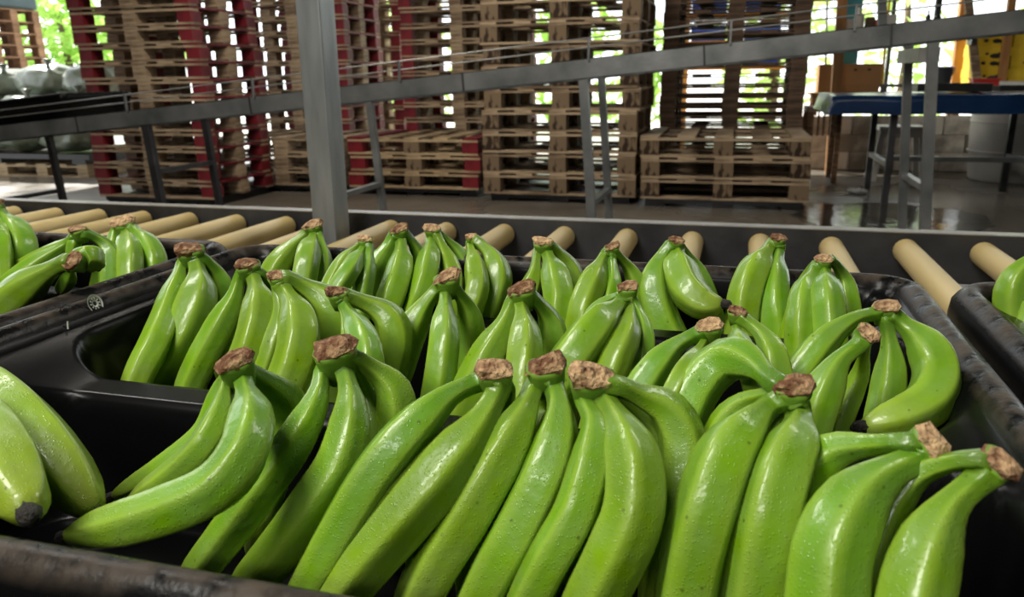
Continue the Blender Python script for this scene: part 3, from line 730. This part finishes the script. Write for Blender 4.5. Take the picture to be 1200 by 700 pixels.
hand('hand with brown fibres on its crown, rear finger bulging over a cream roller', (507, 270), 21, [
    ([(505, 280), (503, 305), (496, 335), (486, 362)], FRONT, 28),
    ([(513, 278), (523, 302), (530, 328), (527, 350)], MIDD, 26),
    ([(517, 277), (534, 293), (544, 312), (544, 335)], REAR, 22)], group=G2, length=.16)
hand('hand with a small square crown and one strongly arched shiny finger', (553, 279), 16, [
    ([(551, 287), (556, 310), (559, 336), (552, 362)], FRONT, 26),
    ([(560, 284), (576, 300), (583, 325), (577, 352), (567, 380)], MIDD, 32)], group=G2, length=.16)
hand('hand behind the flat oval crown with a light tan crown and round finger', (637, 286), 25, [
    ([(630, 296), (627, 320), (618, 345), (606, 362)], MIDD, 26),
    ([(641, 297), (651, 325), (656, 355), (651, 388)], FRONT, 34),
    ([(649, 291), (665, 310), (673, 335), (671, 362)], REAR, 28)], group=G2, length=.16)
hand('hand with a small reddish crown in front of the two middle rollers', (717, 291), 19, [
    ([(708, 301), (695, 330), (684, 358), (678, 388)], FRONT, 32),
    ([(717, 302), (719, 328), (714, 352)], MIDD, 24),
    ([(725, 300), (738, 315), (747, 336), (747, 362)], REAR, 24)], group=G2, length=.16)
hand('hand with one banana turned sideways, its tip reaching a brown crown', (793, 284), 19, [
    ([(784, 290), (770, 312), (766, 340), (774, 372), (788, 402)], MIDD, 38),
    ([(793, 294), (796, 315), (806, 340), (826, 356), (847, 357)], (0, -.02, -.04, -.05, -.055), 40, False),
    ([(803, 295), (816, 314), (828, 342)], REAR, 20)], group=G2, length=.16)
hand('tall hand with a pointed light crown overlapping a roller end', (912, 281), 19, [
    ([(903, 289), (886, 314), (874, 345), (870, 376)], FRONT, 36),
    ([(912, 294), (907, 325), (906, 358), (912, 398)], FRONT, 34),
    ([(904, 292), (898, 312), (893, 330)], REAR, 22)], zc=.752, group=G2, length=.16)
hand('deeply shaded hand with a square crown at the right end of the back pocket', (965, 306), 21, [
    ([(955, 316), (945, 342), (940, 375), (939, 410)], FRONT, 34),
    ([(966, 318), (969, 346), (972, 380)], FRONT, 34),
    ([(976, 306), (989, 325), (994, 352)], REAR, 26),
    ([(954, 310), (945, 324), (938, 345)], REAR, 20)], group=G2, length=.16)
# ---- the neighbouring trays
GL = 'hands of green bananas in the tray beyond the left rim'
hand('hand cut by the left photo edge with dark gaps between its fingers', (-8, 243), 26, [
    ([(2, 252), (16, 270), (25, 292), (22, 318)], MIDD, 34),
    ([(-8, 256), (0, 282), (2, 312)], FRONT, 24),
    ([(-16, 255), (-25, 285), (-30, 315)], MIDD, 26)], yc=.76, group=GL, length=.16)
hand('hand with a hooked brown stem laid over flat fingers pointing left', (92, 271), 20, [
    ([(80, 285), (55, 302), (25, 325), (-8, 352)], MIDD, 26, True, .2),
    ([(84, 280), (62, 296), (30, 312), (-4, 334)], REAR, 22, True, .2),
    ([(88, 280), (86, 296), (84, 312)], FLAT, 12, False),
    ([(103, 275), (120, 284), (130, 300), (130, 325)], REAR, 26)], yc=.70, group=GL)
hand('hand with a cut crown facing the viewer at the left tray rim', (87, 307), 25, [
    ([(76, 308), (48, 324), (16, 350), (-14, 380)], (0, -.005, -.01, -.02), 42, True, .2),
    ([(83, 318), (78, 330), (70, 342)], (0, .01, .02), 16, False),
    ([(94, 303), (106, 303), (113, 312)], (.01, .02, .03), 28, False)], yc=.60, group=GL, up=(.1, -.8, .5))
hand('small neat hand with three separate necks against the cream rollers', (145, 263), 28, [
    ([(134, 271), (131, 296), (122, 322)], MIDD, 22),
    ([(147, 271), (152, 298), (152, 325)], FRONT, 26),
    ([(157, 269), (170, 285), (180, 306), (180, 330)], MIDD, 28)], yc=.775, group=GL, length=.15)
hand('hand at the right photo edge in the neighbouring tray', (1242, 285), 28, [
    ([(1232, 296), (1206, 310), (1188, 338), (1188, 372)], (0, -.004, -.01, -.014), 38),
    ([(1238, 304), (1220, 335), (1212, 368)], (0, -.01, -.022), 36),
    ([(1248, 300), (1252, 340), (1248, 372)], (0, 0, -.01), 34)], yc=.795, group='hands of green bananas in the right tray')
# ------------------------------------------------------------------ right background
# blue covered table
tb = thing('work_table', 'steel-legged table under a blue tarpaulin by the low whitewashed wall', 'table', (0, 0, 0))
def cover(bm):
    nx, ny = 60, 24; x0, x1, y0, y1, z = .62, 3.2, 6.08, 7.12, .765; g = []
    for j in range(-3, ny+4):
        row = []
        for i in range(-3, nx+4):
            u = min(max(i, 0), nx)/nx; v = min(max(j, 0), ny)/ny
            ox = (i if i < 0 else max(0, i-nx)); oy = (j if j < 0 else max(0, j-ny))
            drop = max(abs(ox), abs(oy))*.042
            px, py = x0+(x1-x0)*u+ox*.012, y0+(y1-y0)*v+oy*.006
            w = noise.noise(Vector((px*3, py*3, 0)))*.012
            row.append(bm.verts.new((px, py + (w if oy else 0), z - drop + (w if drop else w*.8))))
        g.append(row)
    for a, b in zip(g, g[1:]):
        for i in range(len(a)-1): bm.faces.new((a[i], a[i+1], b[i+1], b[i]))
one('tarpaulin_cover', cover, M['blue_tarp'], tb, True)
one('table_board', lambda bm: box(bm, (.66, 6.12, .70), (3.16, 7.08, .745)), M['steel_dark'], tb)
for x in (1.045, 2.03, 3.05):
    for y in (6.2, 7.05): one('leg', lambda bm: box(bm, (x-.022, y-.022, 0), (x+.022, y+.022, .70)), M['steel_dark'], tb)
    one('stretcher', lambda bm: box(bm, (x-.018, 6.2, .265), (x+.018, 7.05, .30)), M['steel'], tb)
one('stretcher', lambda bm: box(bm, (1.045, 6.61, .27), (3.05, 6.65, .305)), M['steel'], tb)
# things on the table
def flat_tray(name, label, x0, x1, y0, y1, z, h, mt):
    t = thing(name, label, 'tray', ((x0+x1)/2, (y0+y1)/2, z)); w, d = (x1-x0)/2, (y1-y0)/2
    one('tray_base', lambda bm: box(bm, (-w, -d, 0), (w, d, .012)), mt, t)
    for a, b in (((-w, -d, .012), (w, -d+.015, h)), ((-w, d-.015, .012), (w, d, h)), ((-w, -d+.015, .012), (-w+.015, d-.015, h)), ((w-.015, -d+.015, .012), (w, d-.015, h))):
        one('rim', lambda bm: box(bm, a, b), mt, t)
flat_tray('shallow_tray', 'shallow black tray on the blue table behind the steel legs', 1.22, 1.70, 6.45, 6.95, .778, .055, M['black'])
flat_tray('shallow_tray', 'flat black tray beside the yellow cartons on the blue table', 1.76, 2.4, 6.5, 7.0, .778, .035, M['black'])
bk = thing('bucket', 'grey and black bucket on the blue table behind the steel legs', 'bucket', (1.47, 7.02, .775))
one('body', lambda bm: lathe(bm, [(.075, 0), (.095, .165), (.10, .165), (.10, .18), (.09, .18), (.085, .165), (.07, .02)], 24), M['grey_plastic'], bk, True)
one('handle', lambda bm: tube(bm, [(.1*math.cos(t), -.02, .165-.09*math.sin(t)) for t in [k*math.pi/12 for k in range(13)]], .004, 6), M['steel'], bk, True)
rc = thing('plastic_crate', 'small red crate on the table between bucket and yellow cartons', 'crate', (1.79, 7.03, .775))
one('crate_body', lambda bm: box(bm, (-.09, -.06, 0), (.09, .06, .075), .006), M['red_plastic'], rc)
one('crate_rim', lambda bm: box(bm, (-.095, -.065, .075), (.095, .065, .088)), M['red_plastic'], rc)
# stool and barrel under and behind the table
st = thing('stool', 'white plastic stool standing behind the table legs', 'stool', (1.36, 7.72, 0))
one('seat', lambda bm: box(bm, (-.19, -.16, .43), (.19, .16, .47), .015), M['white_plastic'], st)
for sx in (-1, 1):
    for sy in (-1, 1): one('leg', lambda bm: bar(bm, (sx*.155, sy*.125, .435), (sx*.20, sy*.16, 0), .05, .03, (0, 1, 0)), M['white_plastic'], st)
for sy in (-1, 1): one('apron', lambda bm: box(bm, (-.16, sy*.135-.01, .375), (.16, sy*.135+.01, .43)), M['white_plastic'], st)
ba = thing('barrel', 'big white barrel on the floor behind the blue table', 'barrel', (2.36, 7.86, 0))
one('body', lambda bm: lathe(bm, [(.36, 0), (.38, .02), (.40, .25), (.41, .45), (.405, .70), (.40, .76), (.39, .765)], 40), M['white_plastic'], ba, True)
one('rim', lambda bm: lathe(bm, [(.395, .765), (.425, .77), (.43, .80), (.415, .83), (.38, .83), (.375, .78)], 40), M['white_plastic'], ba, True)
for z in (.25, .5): one('hoop', lambda bm: lathe(bm, [(.398, z-.012), (.412, z-.008), (.414, z+.008), (.40, z+.012)], 40), M['white_plastic'], ba, True)
tr = bmesh.new(); bmesh.ops.create_icosphere(tr, subdivisions=3, radius=1)
for v in tr.verts: v.co = Vector((v.co.x*.07, v.co.y*.05, v.co.z*.022+.02))*(1+.5*noise.noise(v.co*3))
o = obj('crumpled_paper', tr, M['paper']); o.location = (.93, 6.72, 0); tag(o, 'crumpled white paper on the wet floor by the table legs', 'litter')
def water():
    mt = bpy.data.materials.new('shallow_water'); nt, b = nodes(mt); N = nt.nodes; L = nt.links
    b.inputs['Base Color'].default_value = (.05, .045, .04, 1); b.inputs['Roughness'].default_value = .08; b.inputs['Specular IOR Level'].default_value = 1.0
    tc = N.new('ShaderNodeTexCoord'); mp = N.new('ShaderNodeMapping'); mp.inputs['Scale'].default_value = (5, 9, 1); L.new(tc.outputs['Object'], mp.inputs[0])
    n = N.new('ShaderNodeTexNoise'); n.inputs['Scale'].default_value = 2.2; n.inputs['Detail'].default_value = 3; L.new(mp.outputs[0], n.inputs['Vector'])
    bp = N.new('ShaderNodeBump'); bp.inputs['Strength'].default_value = 1; bp.inputs['Distance'].default_value = .0035
    L.new(n.outputs[0], bp.inputs['Height']); L.new(bp.outputs[0], b.inputs['Normal']); return mt
def reflector(bm):  # thin water film added over the wet floor to mirror the sky
    n = 40; pts = []
    for k in range(n):
        t = 2*math.pi*k/n; q = 1+.22*noise.noise(Vector((math.cos(t)*1.7, math.sin(t)*1.7, 3)))+.1*noise.noise(Vector((math.cos(t)*5, math.sin(t)*5, 1)))
        pts.append((.98+.60*q*math.cos(t), 5.62+.62*q*math.sin(t)))
    top = [bm.verts.new((x, y, .003)) for x, y in pts]; low = [bm.verts.new((.98+(x-.98)*1.02, 5.62+(y-5.62)*1.02, 0)) for x, y in pts]
    bm.faces.new(top)
    for k in range(n): bm.faces.new((top[(k+1) % n], top[k], low[k], low[(k+1) % n]))
tag(one('reflector', reflector, water()), 'added water-film puddle on the concrete right of the low bare stack', 'reflector')
bn = thing('bench', 'long plank bench behind the low whitewashed wall, holding the cartons', 'bench', (0, 0, 0))
for y in (8.46, 8.63, 8.80): one('bench_plank', lambda bm: box(bm, (.66, y, .71), (4.6, y+.155, .735)), M['wood'], bn)
for x in (.72, 2.0, 3.3, 4.5):
    one('leg', lambda bm: box(bm, (x-.03, 8.66, 0), (x+.03, 8.72, .71)), M['wood_brown'], bn); one('leg', lambda bm: box(bm, (x-.03, 8.86, 0), (x+.03, 8.92, .71)), M['wood_brown'], bn)
# timber frame on the low wall
def timber(label, p, q, w, h, mt='orange_wood', cat='post', name='timber_post'):
    o = one(name, lambda bm: bar(bm, p, q, w, h, (0, 1, 0)), M[mt]); tag(o, label, cat); return o
timber('orange timber post standing on the floor at the wall end', (.87, 8.18, 0), (.80, 8.18, 3.4), .085, .085)
timber('pale round-edged timber upright behind the thin yellow rod', (2.10, 9.2, -.02), (2.05, 9.2, 3.4), .10, .10, 'orange_wood')
timber('slanted timber brace leaning in front of the yellow cartons', (2.09, 8.38, .76), (1.78, 8.38, 2.1), .065, .05, 'wood')
timber('timber upright directly before the yellow cartons', (2.28, 8.40, .735), (2.24, 8.40, 3.0), .06, .06, 'orange_wood')
timber('grey metal upright between bucket and orange upright', (1.70, 8.5, .735), (1.70, 8.5, 3.0), .05, .05, 'steel_dark', 'post', 'metal_post')
timber('thin yellow upright rod behind the cardboard box', (1.31, 8.6, .735), (1.27, 8.6, 3.0), .022, .022, 'yellow_card', 'rod', 'thin_rod')
timber('thin pale upright pipe beside the yellow rod', (1.36, 8.72, .735), (1.36, 8.72, 3.0), .035, .035, 'steel', 'pipe', 'thin_pipe')
timber('thin white cord-wrapped rod left of the cardboard box', (.80, 8.6, .735), (.745, 8.6, 1.6), .02, .02, 'white_plastic', 'rod', 'thin_rod')
rl = thing('metal_rail', 'grey rail running along the plank bench behind the table', 'rail', (0, 8.49, .735))
one('rail_bar', lambda bm: bar(bm, (.86, 0, .065), (1.75, 0, .06), .03, .03), M['steel'], rl)
for x in (.93, 1.3, 1.66): one('rail_foot', lambda bm: box(bm, (x-.015, -.015, 0), (x+.015, .015, .05)), M['steel'], rl)
timber('brown eaves timber along the top of the photo at right', (.2, 9.0, 1.66), (4.2, 9.0, 1.655), .09, .05, 'wood_brown', 'beam', 'timber_beam')
def carton(label, x0, x1, y0, y1, z0, z1, mt, holes=True, emblem_=False, group=None, lid=False):
    t = thing('carton', label, 'carton', ((x0+x1)/2, (y0+y1)/2, z0), 0, group); w, d, h = (x1-x0)/2, (y1-y0)/2, z1-z0
    one('body', lambda bm: box(bm, (-w, -d, 0), (w, d, h), .004), M[mt], t)
    if lid: one('lid', lambda bm: box(bm, (-w-.006, -d-.006, h*.62), (w+.006, d+.006, h+.006), .004), M[mt], t)
    e = -d-(.008 if lid else .0015)
    if holes:
        for s in (-.35, .35):
            def hole(bm):
                vv = [bm.verts.new((s*w+.016*math.cos(k*math.pi/8), e, h*.72+.011*math.sin(k*math.pi/8))) for k in range(16)]; bm.faces.new(vv)
            one('air_hole', hole, M['ink'], t)
    if emblem_:
        def em(bm):
            for cx, cz, a, b in ((w*.15, h*.62, .05, .022), (w*.1, h*.28, .035, .020), (w*.42, h*.26, .03, .018), (-w*.5, h*.3, .02, .015)):
                bm.faces.new([bm.verts.new((cx+a*math.cos(k*math.pi/10), e-.0004, cz+b*math.sin(k*math.pi/10))) for k in range(20)])
        one('printed_mark', em, M['ink'], t)
    return t
carton('flat cardboard tray on the plank bench under the brown box', .90, 1.27, 8.47, 8.80, .735, .805, 'card', False)
carton('brown cardboard box with two round holes on the plank bench', .93, 1.28, 8.47, 8.82, .806, 1.0, 'card', True)
carton('darker cardboard box behind the orange timber post', .72, .925, 8.48, 8.80, .735, 1.0, 'card', False)
for r in range(3):
    z = .735+.085*0+r*.196
    for k, (x0, nm) in enumerate(((2.06, 'left column'), (2.36, 'right column'))):
        carton(('bottom', 'middle', 'upper')[r]+' yellow carton in the '+nm+' on the plank bench', x0, x0+.29 if k == 0 else x0+.46, 8.5, 8.9, .735+r*.196, .735+(r+1)*.196-.002, 'yellow_card', k == 0, True, 'yellow cartons on the plank bench', True)
tl = thing('panel_board', 'teal panel standing on the plank bench behind the cardboard box', 'panel', (1.0, 8.88, .735))
one('sheet', lambda bm: box(bm, (-.10, -.02, 0), (.10, .02, 1.2)), M['teal'], tl)
one('edge_strip', lambda bm: box(bm, (-.11, -.025, 0), (-.095, .025, 1.2)), M['steel_dark'], tl)
# shelf with odds and ends
sh = thing('shelf', 'timber shelf fixed to the orange post above the boxes', 'shelf', (1.35, 8.36, 1.27))
one('shelf_board', lambda bm: box(bm, (-.50, -.10, 0), (.66, .10, .025)), M['wood'], sh)
for x in (-.47, .63): one('bracket', lambda bm: box(bm, (x-.02, -.09, -.12), (x+.02, .09, 0)), M['steel_dark'], sh)
def bottle(label, x, y, z, r, h, mt, name='bottle'):
    t = thing(name, label, 'bottle', (x, y, z))
    one('body', lambda bm: lathe(bm, [(r*.9, 0), (r, .01), (r, h*.62), (r*.8, h*.72), (r*.35, h*.80), (r*.33, h*.88)], 18), M[mt], t, True)
    one('cap', lambda bm: lathe(bm, [(r*.42, h*.87), (r*.42, h), (r*.3, h+.002)], 14), M['ink' if mt != 'white_plastic' else 'white_plastic'], t, True)
zs = 1.296
bottle('white plastic jug on the shelf by the orange post', 1.02, 8.36, zs, .045, .20, 'white_plastic', 'jug')
carton('pale carton left on the shelf, under the jug', .88, .965, 8.30, 8.42, zs, zs+.10, 'white_plastic', False)
carton('dark brown carton on the shelf beside the jug', 1.075, 1.15, 8.30, 8.42, zs, zs+.115, 'backlit_wood_dark_card', False)
carton('small red pack on the shelf', 1.155, 1.225, 8.30, 8.42, zs, zs+.09, 'red_plastic', False)
carton('white carton on the shelf right of the red pack', 1.23, 1.33, 8.30, 8.42, zs, zs+.13, 'white_plastic', False)
bottle('first black bottle on the shelf', 1.60, 8.36, zs, .022, .16, 'black'); bottle('squat black bottle nearest the shelf end', 1.68, 8.36, zs, .03, .15, 'black')
ro = thing('tape_roll', 'black tape roll standing at the shelf end', 'tape', (1.90, 8.36, zs+.055))
def ring(bm):
    n = 24; rs = []
    for r, y in ((.03, -.02), (.055, -.02), (.055, .02), (.03, .02)): rs.append([bm.verts.new((r*math.cos(2*math.pi*k/n), y, r*math.sin(2*math.pi*k/n))) for k in range(n)])
    for a, b in zip(rs, rs[1:]+rs[:1]):
        for k in range(n): bm.faces.new((a[k], a[(k+1) % n], b[(k+1) % n], b[k]))
one('tape_band', ring, M['black'], ro, True)
# low timber stand left of the orange post
ls = thing('timber_stand', 'low slatted timber stand between backlit pallets and orange post', 'stand', (.70, 7.55, 0))
one('stand_top', lambda bm: box(bm, (-.14, -.2, .60), (.14, .3, .64)), M['wood'], ls)
for x in (-.12, .12):
    for y in (-.17, .27): one('leg', lambda bm: box(bm, (x-.02, y-.02, 0), (x+.02, y+.02, .60)), M['wood_brown'], ls)
for k in range(5): one('slat', lambda bm: box(bm, (-.09+k*.045-.008, -.18, .40), (-.09+k*.045+.008, -.165, .60)), M['wood_brown'], ls)
# blue crates on an orange rack behind the backlit pallets
rk = thing('storage_rack', 'orange metal rack of blue crates behind the backlit thin pallets', 'rack', (-.06, 10.5, -.02))
for x in (-.62, .0, .62):
    for y in (-.18, .18): one('rack_post', lambda bm: box(bm, (x-.02, y-.02, 0), (x+.02, y+.02, 2.2)), M['orange_paint'], rk)
for z in (1.03, 1.33, 1.63, 1.93):
    for y in (-.19, .19): one('shelf_beam', lambda bm: box(bm, (-.62, y-.012, z-.035), (.62, y+.012, z)), M['orange_paint'], rk)
    one('shelf_sheet', lambda bm: box(bm, (-.6, -.178, z-.012), (.6, .178, z)), M['steel_dark'], rk)
for r, z in enumerate((1.03, 1.33, 1.63)):
    for k, x in enumerate((-.36, .26)):
        t = thing('plastic_crate', ('left' if k == 0 else 'right')+' blue crate on the '+ORD[r]+' shelf of the orange rack', 'crate', (x-.06, 10.5, z-.02), 0, 'blue crates on the orange rack')
        one('crate_base', lambda bm: box(bm, (-.20, -.15, 0), (.20, .15, .015)), M['blue_plastic'], t)
        for a, b in (((-.2, -.15, .015), (.2, -.135, .17)), ((-.2, .135, .015), (.2, .15, .17)), ((-.2, -.135, .015), (-.185, .135, .17)), ((.185, -.135, .015), (.2, .135, .17))):
            one('crate_side', lambda bm: box(bm, a, b), M['blue_plastic'], t)
        one('crate_rim', lambda bm: box(bm, (-.21, -.165, .15), (.21, -.15, .175)), M['blue_plastic'], t)
# ------------------------------------------------------------------ greenery outside
def leaf_mat(name, c1, c2):
    mt = mat(name, c1, c2, .5, scale=2); b = mt.node_tree.nodes['Principled BSDF']
    b.inputs['Transmission Weight'].default_value = 0.; b.inputs['Subsurface Weight'].default_value = .0
    nt = mt.node_tree; tr_ = nt.nodes.new('ShaderNodeBsdfTranslucent'); mx = nt.nodes.new('ShaderNodeMixShader'); mx.inputs[0].default_value = .5
    src = b.inputs['Base Color'].links[0].from_socket; nt.links.new(src, tr_.inputs[0])
    nt.links.new(b.outputs[0], mx.inputs[1]); nt.links.new(tr_.outputs[0], mx.inputs[2]); nt.links.new(mx.outputs[0], nt.nodes['Material Output'].inputs[0])
    return mt
M['leaf'] = leaf_mat('sunlit_leaf', (.30, .52, .08), (.62, .80, .28))
def tree(label, x, y, h, rad, n, ls_, z0=.25):
    t = thing('leafy_tree', label, 'tree', (x, y, 0), 0, 'trees outside the shed')
    one('trunk', lambda bm: tube(bm, [(0, 0, -.02), (.05, .02, h*.4), (-.03, 0, h*.75)], [.09, .07, .04], 8), M['bark'], t, True)
    bm = bmesh.new(); rnd = random.Random(int(x*100+y*7))
    for _ in range(n):
        a = rnd.uniform(0, 2*math.pi); zz = rnd.uniform(z0, h); rr = rad*math.sqrt(rnd.random())*(1-.35*abs(zz/h-.55))
        c = Vector((rr*math.cos(a), rr*math.sin(a), zz)); d = Vector((rnd.gauss(0, 1), rnd.gauss(0, 1), rnd.gauss(-.3, .6))).normalized()
        s = d.cross(Vector((rnd.gauss(0, .4), rnd.gauss(0, .4), 1))).normalized(); l = ls_*rnd.uniform(.6, 1.3); w = l*.28; up = s.cross(d)*l*.12
        p = [bm.verts.new(q) for q in (c-d*l/2, c+s*w+up*.5, c+d*l/2-up, c-s*w+up*.5)]
        bm.faces.new((p[0], p[1], p[2])); bm.faces.new((p[0], p[2], p[3]))
    f = obj('foliage', bm, M['leaf'], t); f['kind'] = 'stuff'
tree('bright leafy tree seen between the brown pallets and the red stack', -12.1, 12.6, 2.9, 1.1, 700, .34)
tree('leafy tree showing through the gaps of the red-cornered stack', -13.6, 16.0, 3.0, 1.5, 420, .34)
tree('leafy tree showing between the thick post and the bare tall stack', -6.4, 14.5, 2.3, 1.3, 320, .30)
tree('leafy tree glimpsed through the stack of stamped blocks', -2.6, 13.8, 2.4, 1.2, 350, .30)
tree('leafy bush behind the bright slit beside the stamped stack', -1.3, 11.6, 1.6, .5, 170, .25)
tree('leafy tree behind the teal panel at right', 0.4, 12.0, 2.9, .8, 230, .32)
tree('pale leafy tree behind the grey upright at right', 2.3, 13.4, 2.6, .8, 160, .30)
tree('leafy tree behind the yellow cartons', 5.0, 14.5, 3.2, 1.1, 200, .34)
